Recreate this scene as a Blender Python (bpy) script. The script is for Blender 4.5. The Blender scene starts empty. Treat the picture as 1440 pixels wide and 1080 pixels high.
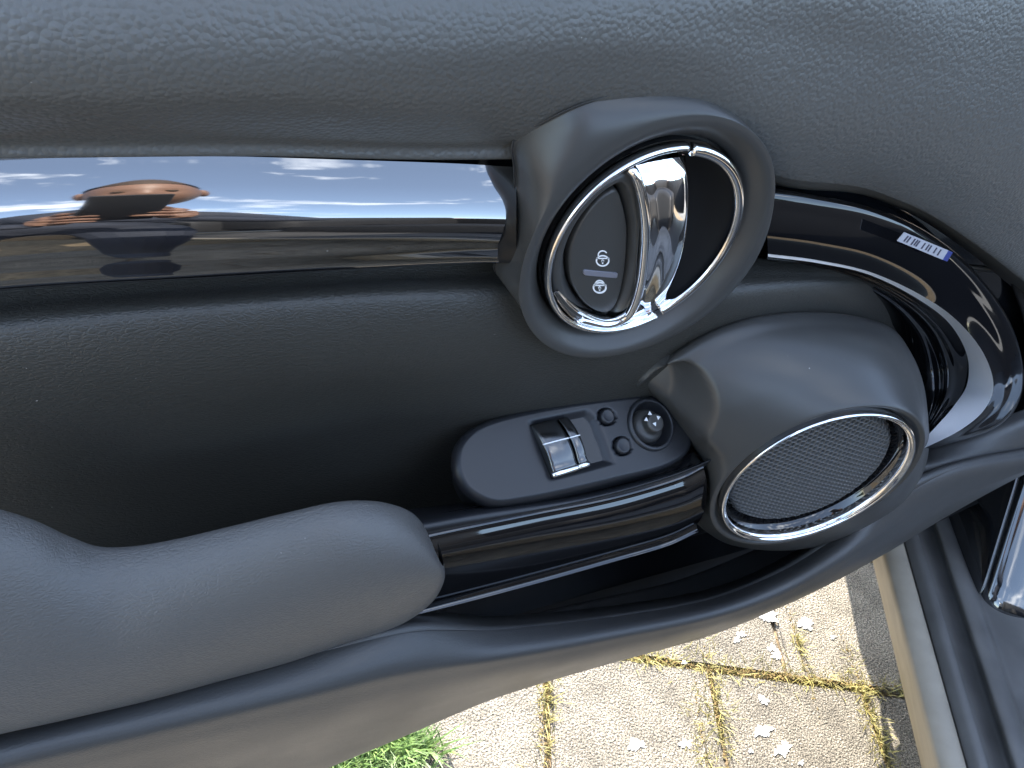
import bpy, bmesh, math, random
import numpy as np
from mathutils import Vector, Matrix
random.seed(7); rng = np.random.default_rng(7)
scene = bpy.context.scene
COL = scene.collection
R_ = math.radians
V = lambda *a: np.array(a, float)
def away(A, k): return A+(A-CAM)*k
def nrm(v): return v/np.linalg.norm(v)

# ------------------------------------------------------------------ camera
# world: X along the door towards its hinge, Y outwards (away from the cabin), Z up; ground z = 0
cam_back = nrm(V(-.441, -.606, .662))
cam_right = V(.890, -.393, .234); cam_right = nrm(cam_right - cam_right.dot(cam_back)*cam_back)
cam_up = np.cross(cam_back, cam_right)
CAM = V(0, -.2557, .90)
FPX = 1081.0
cd = bpy.data.cameras.new('camera'); cam = bpy.data.objects.new('camera', cd); COL.objects.link(cam)
M = Matrix.Identity(4)
for i in range(3):
    M[i][0] = cam_right[i]; M[i][1] = cam_up[i]; M[i][2] = cam_back[i]; M[i][3] = CAM[i]
cam.matrix_world = M
cd.sensor_width = 36; cd.lens = FPX*36/1440; cd.clip_start = .01; cd.clip_end = 3000
scene.camera = cam

# ------------------------------------------------------------------ sky, sun, exposure
CF = V(.546, .837, 0); CF = nrm(CF)           # car forward
CR = V(CF[1], -CF[0], 0)                      # car right (into the cabin)
SUN_EL = R_(34)
sh = nrm(.93*CF - .33*CR)
SD = V(sh[0]*math.cos(SUN_EL), sh[1]*math.cos(SUN_EL), math.sin(SUN_EL))
sl = bpy.data.lights.new('sun', 'SUN'); sl.energy = 2.9; sl.angle = R_(.5); sl.color = (1, .95, .86)
so = bpy.data.objects.new('sun', sl); COL.objects.link(so)
so.rotation_mode = 'QUATERNION'; so.rotation_quaternion = Vector(SD).to_track_quat('Z', 'Y')
w = bpy.data.worlds.new('World'); scene.world = w; w.use_nodes = True
wt = w.node_tree; bg = wt.nodes['Background']; bg.inputs[1].default_value = .15
sky = wt.nodes.new('ShaderNodeTexSky'); sky.sky_type = 'NISHITA'; sky.sun_disc = False
sky.sun_elevation = SUN_EL; sky.sun_rotation = math.atan2(SD[0], SD[1])
tc = wt.nodes.new('ShaderNodeTexCoord'); mp = wt.nodes.new('ShaderNodeMapping'); mp.inputs['Scale'].default_value = (1, 1, 2.6)
nz = wt.nodes.new('ShaderNodeTexNoise'); nz.inputs['Scale'].default_value = 3.2; nz.inputs['Detail'].default_value = 8; nz.inputs['Roughness'].default_value = .62
rp = wt.nodes.new('ShaderNodeValToRGB'); rp.color_ramp.elements[0].position = .56; rp.color_ramp.elements[1].position = .70; rp.color_ramp.elements[0].color = (.05, .05, .05, 1)
mx = wt.nodes.new('ShaderNodeMix'); mx.data_type = 'RGBA'
wt.links.new(tc.outputs['Generated'], mp.inputs[0]); wt.links.new(mp.outputs[0], nz.inputs['Vector'])
wt.links.new(nz.outputs[0], rp.inputs[0]); wt.links.new(rp.outputs[0], mx.inputs[0])
wt.links.new(sky.outputs[0], mx.inputs[6]); mx.inputs[7].default_value = (8.5, 8.8, 9.2, 1)
wt.links.new(mx.outputs[2], bg.inputs[0])
scene.view_settings.view_transform = 'Standard'; scene.view_settings.look = 'None'
scene.view_settings.exposure = 2.48; scene.view_settings.gamma = 1

# ------------------------------------------------------------------ helpers
def ray(x, y):
    return (x-720)/FPX*cam_right + (540-y)/FPX*cam_up - cam_back
def P(x, y, w):                                # point of the door at height w above the plane of the handle ring (plane Y = 0)
    r = ray(x, y); return CAM + r*((-w-CAM[1])/r[1])
def PL(x, y, p0, N, h=0):                      # point on a plane
    r = ray(x, y); return CAM + r*(N.dot(p0+N*h-CAM)/N.dot(r))
def PZ(x, y, z): return PL(x, y, V(0, 0, z), V(0, 0, 1))
def RW(pts, w=None): return np.array([P(p[0], p[1], p[2] if w is None else w) for p in pts])

def crm(A, n, closed=False):                   # Catmull-Rom along axis 0 to n samples
    A = np.asarray(A, float); m = len(A)
    if closed: t = np.linspace(0, m, n, endpoint=False)
    else: t = np.linspace(0, m-1, n)
    i = np.floor(t).astype(int)
    if not closed: i = np.minimum(i, m-2)
    f = (t-i).reshape((-1,)+(1,)*(A.ndim-1))
    if closed:
        p0, p1, p2, p3 = A[(i-1) % m], A[i % m], A[(i+1) % m], A[(i+2) % m]
    else:
        E = np.concatenate([[2*A[0]-A[1]], A, [2*A[-1]-A[-2]]])
        p0, p1, p2, p3 = E[i], E[i+1], E[i+2], E[i+3]
    return .5*(2*p1 + (p2-p0)*f + (2*p0-5*p1+4*p2-p3)*f**2 + (3*p1-p0-3*p2+p3)*f**3)

def resample(A, n, closed=False):
    A = np.asarray(A, float); B = crm(A, len(A)*24, closed)
    if closed: B = np.vstack([B, B[:1]])
    d = np.concatenate([[0], np.cumsum(np.linalg.norm(np.diff(B, axis=0), axis=1))])
    t = np.linspace(0, d[-1], n, endpoint=not closed)
    return np.stack([np.interp(t, d, B[:, k]) for k in range(B.shape[1])], 1)

def ob(name, verts, faces, mat, parent=None, smooth=True, **props):
    me = bpy.data.meshes.new(name)
    me.from_pydata([tuple(v) for v in verts], [], [tuple(f) for f in faces]); me.update()
    if smooth: me.polygons.foreach_set('use_smooth', [True]*len(me.polygons))
    if isinstance(mat, (list, tuple)):
        for m_ in mat: me.materials.append(m_)
    elif mat: me.materials.append(mat)
    o = bpy.data.objects.new(name, me); COL.objects.link(o)
    if parent is not None:
        o.parent = parent
        loc = Vector(parent.location)
        p = parent.parent
        while p: loc += Vector(p.location); p = p.parent
        if loc.length > 0:
            for v in me.vertices: v.co -= loc
    for k, v in props.items(): o[k] = v
    return o

def grid_faces(nu, nv, closed=False, off=0):
    F = []
    for j in range(nv-1):
        for i in range(nu if closed else nu-1):
            a = off+j*nu+i; b = off+j*nu+(i+1) % nu
            F.append((a, b, b+nu, a+nu))
    return F

def facecam(G):
    G = np.asarray(G); a = G[:-1, :-1]; du = G[:-1, 1:]-a; dv = G[1:, :-1]-a
    n = np.cross(du, dv).reshape(-1, 3); c = a.reshape(-1, 3)
    return np.sum(n*(CAM-c)) > 0

def surf(name, G, mat, parent=None, closed=False, cap=None, **kw):   # G: (nv, nu, 3)
    G = np.asarray(G)
    nv, nu = G.shape[:2]
    F = grid_faces(nu, nv, closed)
    V_ = G.reshape(-1, 3)
    if cap is not None:                        # close the last row to a point
        V_ = np.vstack([V_, [cap]]); k = len(V_)-1
        F += [((nv-1)*nu+i, (nv-1)*nu+(i+1) % nu, k) for i in range(nu)]
    if not facecam(G): F = [f[::-1] for f in F]
    return ob(name, V_, F, mat, parent, **kw)

def loft(name, rows, mat, parent=None, nu=120, nv=40, closed=False, **kw):
    A = np.array([resample(r, nu, closed) if len(r) != nu else r for r in rows])
    return surf(name, crm(A, nv), mat, parent, closed, **kw)
def loft_i(name, rows, mat, parent=None, nu=120, nv=40, closed=False, **kw):  # by index: all rows have the same number of points
    A = crm(np.swapaxes(np.array(rows), 0, 1), nu, closed)
    return surf(name, crm(np.swapaxes(A, 0, 1), nv), mat, parent, closed, **kw)

def frame(N, hint=V(1, 0, 0)):
    N = nrm(N); u = nrm(hint-hint.dot(N)*N); v = np.cross(N, u); return u, v, N
def lathe(name, c, N, prof, mat, parent=None, n=96, hint=V(1, 0, 0), sx=1, sy=1, a0=0, a1=None, capped=False, dense=1, **kw):
    u, v, N = frame(N, hint)
    pr = np.array(prof, float)
    if dense > 1: pr = crm(pr, len(pr)*dense)
    full = a1 is None
    ang = np.linspace(0, 2*math.pi, n, endpoint=False) if full else np.linspace(a0, a1, n)
    G = np.array([[c + u*sx*r*math.cos(t) + v*sy*r*math.sin(t) + N*h for t in ang] for r, h in pr])
    F = grid_faces(n, len(pr), full); VV = G.reshape(-1, 3)
    if capped:
        VV = np.vstack([VV, [c+N*pr[-1][1]]]); k = len(VV)-1; o_ = (len(pr)-1)*n
        F += [(o_+i, o_+(i+1) % n, k) for i in range(n if full else n-1)]
    o = ob(name, VV, F, mat, parent, **kw)
    bm = bmesh.new(); bm.from_mesh(o.data); bmesh.ops.recalc_face_normals(bm, faces=bm.faces); bm.to_mesh(o.data); bm.free()
    return o
def tube(name, pts, r, mat, parent=None, closed=False, n=10, seg=80, prof=None, N=None, **kw):
    """sweep; N given -> section is an ellipse flattened against the plane normal (prof=(rside, rheight))"""
    C = resample(pts, seg, closed)
    T = np.gradient(C, axis=0) if not closed else np.roll(C, -1, 0)-np.roll(C, 1, 0)
    V_ = []
    for c, t in zip(C, T):
        t = nrm(t); nn = N if N is not None else V(0, 0, 1)
        s = nrm(np.cross(t, nn)); q = np.cross(s, t)
        rs, rh = prof if prof else (r, r)
        for k in range(n):
            a = 2*math.pi*k/n; V_.append(c+s*rs*math.cos(a)+q*rh*math.sin(a))
    F = grid_faces(n, seg, True)
    if closed: F += [((seg-1)*n+i, (seg-1)*n+(i+1) % n, (i+1) % n, i) for i in range(n)]
    else: F += [tuple(range(n))[::-1], tuple((seg-1)*n+i for i in range(n))]
    o = ob(name, V_, F, mat, parent, **kw)
    bm = bmesh.new(); bm.from_mesh(o.data); bmesh.ops.recalc_face_normals(bm, faces=bm.faces); bm.to_mesh(o.data); bm.free()
    return o
def prism(name, pts, N, h0, h1, mat, parent=None, bevel=0, bseg=3, dome=0, nin=6, **kw):
    """closed outline (points on a plane), raised from h0 to h1 along N, edge rounded, top slightly domed"""
    pts = np.asarray(pts); c = pts.mean(0); n = len(pts); rows = [pts+N*h0]
    for k in range(bseg+1):
        a = k/bseg*math.pi/2
        q = c+(pts-c); d = pts-c; L = np.linalg.norm(d, axis=1, keepdims=True)
        rows.append(c+d*(1-bevel*(1-math.cos(a))/L) + N*(h1-bevel*(1-math.sin(a))))
    base = rows[-1]-N*h1
    for k in range(1, nin):
        s = 1-k/nin
        rows.append(c+(base-c)*s + N*(h1+dome*(1-s*s)))
    G = np.array(rows); F = grid_faces(n, len(rows), True)
    VV = np.vstack([G.reshape(-1, 3), [c+N*(h1+dome)]]); k = len(VV)-1; o_ = (len(rows)-1)*n
    F += [(o_+i, o_+(i+1) % n, k) for i in range(n)]
    o = ob(name, VV, F, mat, parent, **kw)
    bm = bmesh.new(); bm.from_mesh(o.data); bmesh.ops.recalc_face_normals(bm, faces=bm.faces); bm.to_mesh(o.data); bm.free()
    return o
def solid(o, t, off=-1):
    m = o.modifiers.new('thick', 'SOLIDIFY'); m.thickness = t; m.offset = off; return o
def empty(name, loc, label, cat, group=None):
    o = bpy.data.objects.new(name, None); COL.objects.link(o); o.location = loc; o.empty_display_size = .05
    o['label'] = label; o['category'] = cat
    if group: o['group'] = group
    return o

# ------------------------------------------------------------------ materials
def mat(name, col, rough=.5, metal=0, ior=1.5, coat=0, bump=None, var=None, spec=None, rvar=None, dust=None):
    m = bpy.data.materials.new(name); m.use_nodes = True; t = m.node_tree; b = t.nodes['Principled BSDF']
    b.inputs['Base Color'].default_value = (*col, 1); b.inputs['Roughness'].default_value = rough
    b.inputs['Metallic'].default_value = metal; b.inputs['IOR'].default_value = ior
    b.inputs['Coat Weight'].default_value = coat; b.inputs['Coat Roughness'].default_value = .03
    tcn = t.nodes.new('ShaderNodeTexCoord')
    if var:                                     # (scale, dark factor, light factor)
        n = t.nodes.new('ShaderNodeTexNoise'); n.inputs['Scale'].default_value = var[0]; n.inputs['Detail'].default_value = 6
        r = t.nodes.new('ShaderNodeValToRGB'); r.color_ramp.elements[0].position = .35; r.color_ramp.elements[1].position = .68
        r.color_ramp.elements[0].color = (*[c*var[1] for c in col], 1); r.color_ramp.elements[1].color = (*[c*var[2] for c in col], 1)
        t.links.new(tcn.outputs['Object'], n.inputs['Vector']); t.links.new(n.outputs[0], r.inputs[0]); t.links.new(r.outputs[0], b.inputs['Base Color'])
    if dust:
        n = t.nodes.new('ShaderNodeTexNoise'); n.inputs['Scale'].default_value = 420; n.inputs['Detail'].default_value = 1
        r = t.nodes.new('ShaderNodeMapRange'); r.inputs[1].default_value = dust; r.inputs[2].default_value = dust+.02
        mm = t.nodes.new('ShaderNodeMix'); mm.data_type = 'RGBA'; mm.inputs[6].default_value = (*col, 1); mm.inputs[7].default_value = (.30, .29, .27, 1)
        n2 = t.nodes.new('ShaderNodeTexNoise'); n2.inputs['Scale'].default_value = 14; m2 = t.nodes.new('ShaderNodeMapRange'); m2.inputs[1].default_value = .45; m2.inputs[2].default_value = .6
        mu = t.nodes.new('ShaderNodeMath'); mu.operation = 'MULTIPLY'
        t.links.new(tcn.outputs['Object'], n.inputs['Vector']); t.links.new(tcn.outputs['Object'], n2.inputs['Vector']); t.links.new(n.outputs[0], r.inputs[0]); t.links.new(n2.outputs[0], m2.inputs[0])
        t.links.new(r.outputs[0], mu.inputs[0]); t.links.new(m2.outputs[0], mu.inputs[1]); t.links.new(mu.outputs[0], mm.inputs[0]); t.links.new(mm.outputs[2], b.inputs['Base Color'])
    if rvar:
        n = t.nodes.new('ShaderNodeTexNoise'); n.inputs['Scale'].default_value = rvar[0]; n.inputs['Detail'].default_value = 4
        r = t.nodes.new('ShaderNodeMapRange'); r.inputs[3].default_value = rvar[1]; r.inputs[4].default_value = rvar[2]
        r.inputs[1].default_value = .3; r.inputs[2].default_value = .7
        t.links.new(tcn.outputs['Object'], n.inputs['Vector']); t.links.new(n.outputs[0], r.inputs[0]); t.links.new(r.outputs[0], b.inputs['Roughness'])
    if bump:                                    # list of (kind, scale, strength, distance)
        prev = None
        for kind, sc, st, dist in bump:
            bp = t.nodes.new('ShaderNodeBump'); bp.inputs['Strength'].default_value = st; bp.inputs['Distance'].default_value = dist
            if kind == 'pebble':
                nn = t.nodes.new('ShaderNodeTexNoise'); nn.inputs['Scale'].default_value = sc*.6
                ad = t.nodes.new('ShaderNodeVectorMath'); ad.operation = 'MULTIPLY_ADD'; ad.inputs[1].default_value = (.6/sc,)*3
                vo = t.nodes.new('ShaderNodeTexVoronoi'); vo.feature = 'SMOOTH_F1'; vo.inputs['Scale'].default_value = sc; vo.inputs['Smoothness'].default_value = .25
                t.links.new(tcn.outputs['Object'], nn.inputs['Vector']); t.links.new(nn.outputs[1], ad.inputs[0])
                t.links.new(tcn.outputs['Object'], ad.inputs[2]); t.links.new(ad.outputs[0], vo.inputs['Vector'])
                h = vo.outputs['Distance']; bp.invert = True
            elif kind == 'crease':
                mpn = t.nodes.new('ShaderNodeMapping'); mpn.inputs['Scale'].default_value = (.45, 1, 1.2)
                vo = t.nodes.new('ShaderNodeTexVoronoi'); vo.feature = 'DISTANCE_TO_EDGE'; vo.inputs['Scale'].default_value = sc
                nn = t.nodes.new('ShaderNodeTexNoise'); nn.inputs['Scale'].default_value = sc*.5
                ad = t.nodes.new('ShaderNodeVectorMath'); ad.operation = 'MULTIPLY_ADD'; ad.inputs[1].default_value = (1.6/sc,)*3
                t.links.new(tcn.outputs['Object'], mpn.inputs[0]); t.links.new(tcn.outputs['Object'], nn.inputs['Vector'])
                t.links.new(nn.outputs[1], ad.inputs[0]); t.links.new(mpn.outputs[0], ad.inputs[2]); t.links.new(ad.outputs[0], vo.inputs['Vector'])
                mr = t.nodes.new('ShaderNodeMapRange'); mr.inputs[2].default_value = .25; t.links.new(vo.outputs[0], mr.inputs[0])
                h = mr.outputs[0]
            else:
                nn = t.nodes.new('ShaderNodeTexNoise'); nn.inputs['Scale'].default_value = sc; nn.inputs['Detail'].default_value = 8
                nn.inputs['Roughness'].default_value = .65
                t.links.new(tcn.outputs['Object'], nn.inputs['Vector']); h = nn.outputs[0]
            t.links.new(h, bp.inputs['Height'])
            if prev: t.links.new(prev.outputs[0], bp.inputs['Normal'])
            prev = bp
        t.links.new(prev.outputs[0], b.inputs['Normal'])
    return m
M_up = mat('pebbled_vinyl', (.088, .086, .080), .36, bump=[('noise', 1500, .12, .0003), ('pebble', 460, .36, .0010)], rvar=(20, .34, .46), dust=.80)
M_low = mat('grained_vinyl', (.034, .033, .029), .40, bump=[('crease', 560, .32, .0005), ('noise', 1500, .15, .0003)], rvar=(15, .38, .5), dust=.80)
M_arm = mat('armrest_leather', (.092, .089, .085), .33, bump=[('crease', 640, .3, .0004), ('noise', 40, .1, .002)], rvar=(12, .33, .42), dust=.80)
M_pock = mat('pocket_plastic', (.052, .052, .052), .40, bump=[('crease', 640, .22, .0003)], rvar=(14, .36, .46))
M_soft = mat('satin_black_plastic', (.046, .045, .043), .31, bump=[('noise', 2600, .12, .0002)], rvar=(25, .31, .40), dust=.81)
M_sw = mat('switch_plastic', (.016, .017, .020), .38, bump=[('noise', 2600, .14, .0002)])
M_gloss = mat('piano_black', (.004, .004, .005), .03, ior=1.8, rvar=(9, .03, .06), dust=.81)
M_mirror = mat('mirror_gloss_black', (.004, .004, .005), .02, ior=2.9, rvar=(30, .012, .05), dust=.80)
M_hook = mat('hook_gloss_black', (.004, .004, .005), .04, ior=1.6)
M_smoke = mat('glossy_switch_recess', (.02, .02, .02), .22)
M_chrome = mat('chrome', (.82, .82, .83), .05, 1, rvar=(30, .035, .07))
M_dchrome = mat('dark_chrome', (.13, .13, .13), .2, 1)
M_silver_glint = mat('silver_and_glint', (.93, .93, .95), .3, .1)  # rocker centre lines, and the painted sky highlight on the hook ridge
M_black = mat('matte_black', (.006, .006, .007), .75)
M_grille = mat('grille_plastic', (.095, .095, .095), .34)
M_white = mat('white_print', (.8, .8, .8), .5)
M_bar = mat('grey_marker', (.16, .16, .19), .4)
M_rubber = mat('rubber', (.02, .02, .021), .6)
M_paint = mat('black_car_paint', (.006, .007, .009), .08, ior=1.9, coat=1)
M_sill = mat('sill_plastic', (.095, .092, .088), .42, bump=[('noise', 900, .15, .0004), ('noise', 60, .15, .001)], var=(16, .8, 1.25), rvar=(18, .34, .55))
M_rock = mat('rocker_plastic', (.32, .28, .22), .5, bump=[('noise', 700, .15, .0004)], var=(25, .88, 1.1))

# ------------------------------------------------------------------ THE DOOR
door = empty('car_door', (0, 0, .3), 'open car door seen from the cabin, dark grey vinyl with chrome ringed handle and speaker', 'car door')

# upper padded panel: rows from the top of the door downwards
ux = [-160, 100, 360, 600, 800, 960, 1100, 1240, 1380, 1560]
def row(ys, ws): return RW(list(zip(ux, ys, ws)))
rows = [
 row([-330]*10, [-.055]*10),
 row([-170]*10, [-.026, -.026, -.026, -.026, -.026, -.026, -.026, -.028, -.030, -.030]),
 row([-40]*10, [-.004]*6+[-.004, -.004, -.006, -.004]),
 row([60, 60, 60, 60, 50, 50, 60, 90, 130, 160], [.004, .004, .004, .004, .003, .002, .000, .000, .002, .002]),
 row([125, 125, 122, 120, 105, 105, 150, 180, 235, 330], [.004, .003, .003, .002, .001, .001, .001, .001, .003, .005]),
 row([160, 160, 158, 160, 145, 150, 205, 235, 300, 430], [-.003, -.004, -.004, -.004, -.004, -.003, -.002, -.002, .000, .004]),
 row([192, 190, 190, 194, 190, 190, 245, 268, 345, 490], [-.016, -.017, -.017, -.016, -.014, -.010, -.008, -.008, -.004, .002]),
]
rows.append(row([206, 204, 203, 208, 204, 200, 252, 274, 352, 497], [-.0225]*5+[-.018, -.013, -.012, -.010, -.004]))
rows.append(row([226, 222, 220, 225, 222, 215, 262, 282, 360, 505], [-.024]*5+[-.026, -.026, -.026, -.024, -.016]))
rows.append(rows[-1]+V(0, .02, -.006))
solid(loft_i('upper_panel', rows, M_up, door, nu=160, nv=90), .003)

# lower padded panel (concave, under the gloss strip)
lx = [-160, 60, 300, 520, 700, 860, 1000, 1150, 1300, 1400]
def lrow(ys, ws): return RW(list(zip(lx, ys, ws)))
rows = [
 lrow([415, 395, 382, 370, 362, 360, 360, 365, 370, 380], [-.034]*10),
 lrow([440, 420, 404, 392, 384, 382, 382, 386, 392, 402], [-.027]*6+[-.024, -.022, -.045, -.05]),
 lrow([480, 460, 440, 425, 420, 420, 420, 410, 415, 430], [-.012]*6+[-.008, -.014, -.045, -.05]),
 lrow([560, 545, 525, 510, 500, 500, 490, 470, 480, 500], [-.008]*5+[-.010, -.012, -.018, -.045, -.05]),
 lrow([650, 640, 610, 580, 570, 560, 540, 530, 540, 560], [-.016, -.016, -.016, -.016, -.016, -.016, -.014, -.018, -.045, -.05]),
 lrow([720, 715, 690, 650, 630, 610, 600, 600, 600, 600], [-.030, -.030, -.030, -.028, -.026, -.024, -.02, -.024, -.045, -.05]),
 lrow([800, 800, 780, 760, 740, 720, 700, 690, 670, 650], [-.040]*10),
 lrow([960, 940, 910, 880, 860, 830, 800, 780, 750, 700], [-.040]*10),
]
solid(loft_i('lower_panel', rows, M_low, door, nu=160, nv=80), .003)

# gloss black strip left of the handle: cross-section tilts up at the top, rolls under at the bottom
sx_ = [-160, 60, 280, 480, 640, 722]
def srow(ys, ws): return RW(list(zip(sx_, ys, ws)))
offs = [(0, -.0225)]; wv = -.0225
for p0, p1, th in ((0, 14, 40), (14, 28, 38), (28, 42, 36), (42, 56, 33), (56, 70, 30), (70, 84, 26), (84, 94, 20), (94, 106, 12), (106, 122, 4), (122, 140, -6), (140, 168, -14)):
    tt = math.tan(R_(th)); dz_ = (p1-p0)/3860/(.853+.52*tt); wv += dz_*tt; offs.append((p1, wv))
tx = [(-160, 233, 1.14), (60, 226, 1.06), (280, 224, 1.0), (480, 229, .90), (640, 234, .82), (726, 239, .78)]
rows = [RW([(x, y0+dy*k, w_) for x, y0, k in tx]) for dy, w_ in offs]
rows = [rows[0]+(rows[0]-rows[1])*.35]+rows+[rows[-1]+V(0, .02, .003)]
G = crm(np.swapaxes(crm(np.swapaxes(np.array(rows), 0, 1), 90), 0, 1), 90)
strip = surf('trim_strip', G, M_mirror, door)
# dark groove backing between padded panel and strip
rows = [srow([150]*6, [-.034]*6), srow([300]*6, [-.040]*6), srow([440]*6, [-.042]*6)]
loft_i('groove', rows, M_black, door, nu=20, nv=6)

bx_ = [-220, 0, 200, 400, 570, 700, 850, 1000, 1100, 1180, 1260, 1350, 1450, 1600]
by_ = [1080, 1040, 990, 930, 890, 865, 830, 790, 755, 715, 680, 640, 600, 530]
rows = [RW([(x, -300+(b+300)*t, -.045+.02*max(0, t-.6)) for x, b in zip(bx_, by_)]) for t in (0, .3, .6, .8, 1.0)]
rows.append(rows[-1]+V(0, -.06, -.002))
loft_i('inner_frame', rows, M_black, door, nu=60, nv=30)
# ---- handle housing
HC = P(909, 347, 0); HN = V(0, -1, 0); HK = .965
def circ(c, N, r, h, n=120, ph=0, hint=V(1, 0, 0)):
    u, v, N = frame(N, hint)
    return np.array([c+u*r*math.cos(t+ph)+v*r*math.sin(t+ph)+N*h for t in np.linspace(0, 2*math.pi, n, endpoint=False)])
def byangle(pts, c, N, n=120, hint=V(1, 0, 0)):
    """closed outline (in 3D) resampled so that sample k sits at angle 2 pi k / n seen from c"""
    u, v, N = frame(N, hint); B = crm(pts, len(pts)*20, True)
    a = np.arctan2((B-c).dot(v), (B-c).dot(u)) % (2*math.pi)
    o = np.argsort(a); a = a[o]; B = B[o]
    a = np.concatenate([a-2*math.pi, a, a+2*math.pi]); B = np.vstack([B, B, B])
    t = np.linspace(0, 2*math.pi, n, endpoint=False)
    return np.stack([np.interp(t, a, B[:, k]) for k in range(3)], 1)
outl = [(720, 196), (760, 172), (810, 148), (870, 131), (935, 125), (990, 132), (1035, 160), (1066, 205), (1079, 255), (1080, 310), (1060, 365), (1020, 415), (960, 460), (890, 486),
        (830, 482), (770, 452), (730, 412), (694, 380), (706, 352), (718, 325), (722, 290), (722, 240)]
def ow(x, y): return -.014
O1 = byangle(RW([(x, y, -.005-.015*min(1, max(0, (790-x)/70))) for x, y in outl]), HC, HN, 144)
O2 = HC+(O1-HC)*.965+HN*0; O2[:, 1] = -.001
O3 = away(O1, .12)
c_ = lambda r, h: circ(HC, HN, r*HK, h, 144)
mixr = lambda A, B, t: A*(1-t)+B*t
crest = c_(.0725, .004)
rows = [c_(.0560, -.014), c_(.0590, -.010), c_(.0597, -.0065), c_(.0612, -.004), c_(.0640, -.0008), c_(.0680, .0028), c_(.0710, .0042),
        *[mixr(c_(.074, 0), O1*V(1, 0, 1), t_)+V(0, 1, 0)*(O1[:, 1:2]*t_**2.2-.0042*(1-t_**2.2)) for t_ in (0, .22, .45, .68, .86, .96, 1.0)], O3]
A = np.array(rows)
surf('handle_housing', crm(A, 80), M_soft, door, closed=True)

# ---- inner handle
hd = door
# dish behind
lathe('handle_dish', HC, HN, [(.0565, -.004), (.0545, -.012), (.049, -.022), (.035, -.030), (.015, -.033), (.0005, -.033)], M_black, hd, dense=3)
# chrome ring in two arcs (gaps at the top and the bottom)
def angof(x, y):
    p = P(x, y, 0)-HC; u, v, N = frame(HN); return math.atan2(p.dot(v), p.dot(u))
def ringarc(name, a0, a1, r0, r1, h, mt, par, n=140):
    u, v, N = frame(HN); r0 *= HK; r1 *= HK; rc = (r0+r1)/2; rw = (r1-r0)/2
    pr = [(rw*math.cos(q), h+(.0022*math.sin(q) if math.sin(q) > 0 else .005*math.sin(q))) for q in np.linspace(0, 2*math.pi, 16, endpoint=False)]
    an = np.linspace(a0, a1, n); G = np.array([[HC+(u*math.cos(t)+v*math.sin(t))*(rc+a)+N*b for a, b in pr] for t in an])
    F = grid_faces(16, n, True); F += [tuple(range(16)), tuple((n-1)*16+i for i in range(16))]
    o = ob(name, G.reshape(-1, 3), F, mt, par)
    bm = bmesh.new(); bm.from_mesh(o.data); bmesh.ops.recalc_face_normals(bm, faces=bm.faces); bm.to_mesh(o.data); bm.free()
    return o
at_l, at_r = angof(967, 207), angof(976, 207); ab_l, ab_r = angof(924, 458), angof(932, 453)
TW = 2*math.pi
# left arc runs from top gap through the left to the bottom gap
def span(a, b, via):
    b2 = a+((b-a) % TW)
    v2 = a+((via-a) % TW)
    return (a, b2) if v2 < b2 else (b, b+((a-b) % TW))
L0, L1 = span(at_l, ab_l, angof(764, 370)); R0, R1 = span(at_r, ab_r, angof(1047, 290))
ringarc('chrome_ring', L0, L1, .0549, .0585, 0, M_chrome, hd)
ringarc('chrome_ring', R0, R1, .0524, .0585, 0, M_chrome, hd)
# lock insert (left of the lever)
ins = [(889, 240), (897, 270), (903, 310), (903, 350), (897, 395), (887, 430), (876, 447), (850, 455), (815, 448), (785, 425), (775, 390), (780, 350), (800, 305), (832, 268), (862, 246)]
inp = resample(RW([(x, y, -.004) for x, y in ins]), 120, True)
btn = [(870, 270), (881, 307), (883, 340), (879, 384), (870, 422), (858, 440), (842, 440), (822, 427), (806, 402), (801, 373), (804, 345), (820, 311), (841, 284), (858, 271)]
bp_ = byangle(RW([(x, y, -.004) for x, y in btn]), P(848, 360, -.004), HN, 120)
bc = P(848, 360, -.004)
ia = byangle(RW([(x, y, -.004) for x, y in ins]), bc, HN, 120)
def sc_(A, s): return bc+(A-bc)*s
off = lambda A, h: A+HN*h
rows = [off(sc_(ia, 1.03), -.012), off(ia, -.002), off(sc_(ia, .97), .001), off(mixr(ia, bp_, .42), .0015), off(mixr(ia, bp_, .62), -.0005), off(sc_(bp_, 1.06), -.005), off(sc_(bp_, 1.04), -.010), off(sc_(bp_, .9), -.012)]
surf('lock_surround', crm(np.array(rows), 60), M_soft, hd, closed=True)
lock = prism('lock_button', bp_, HN, -.012, -.0005, M_soft, hd, bevel=.0016, bseg=5, dome=.0008)
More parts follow.
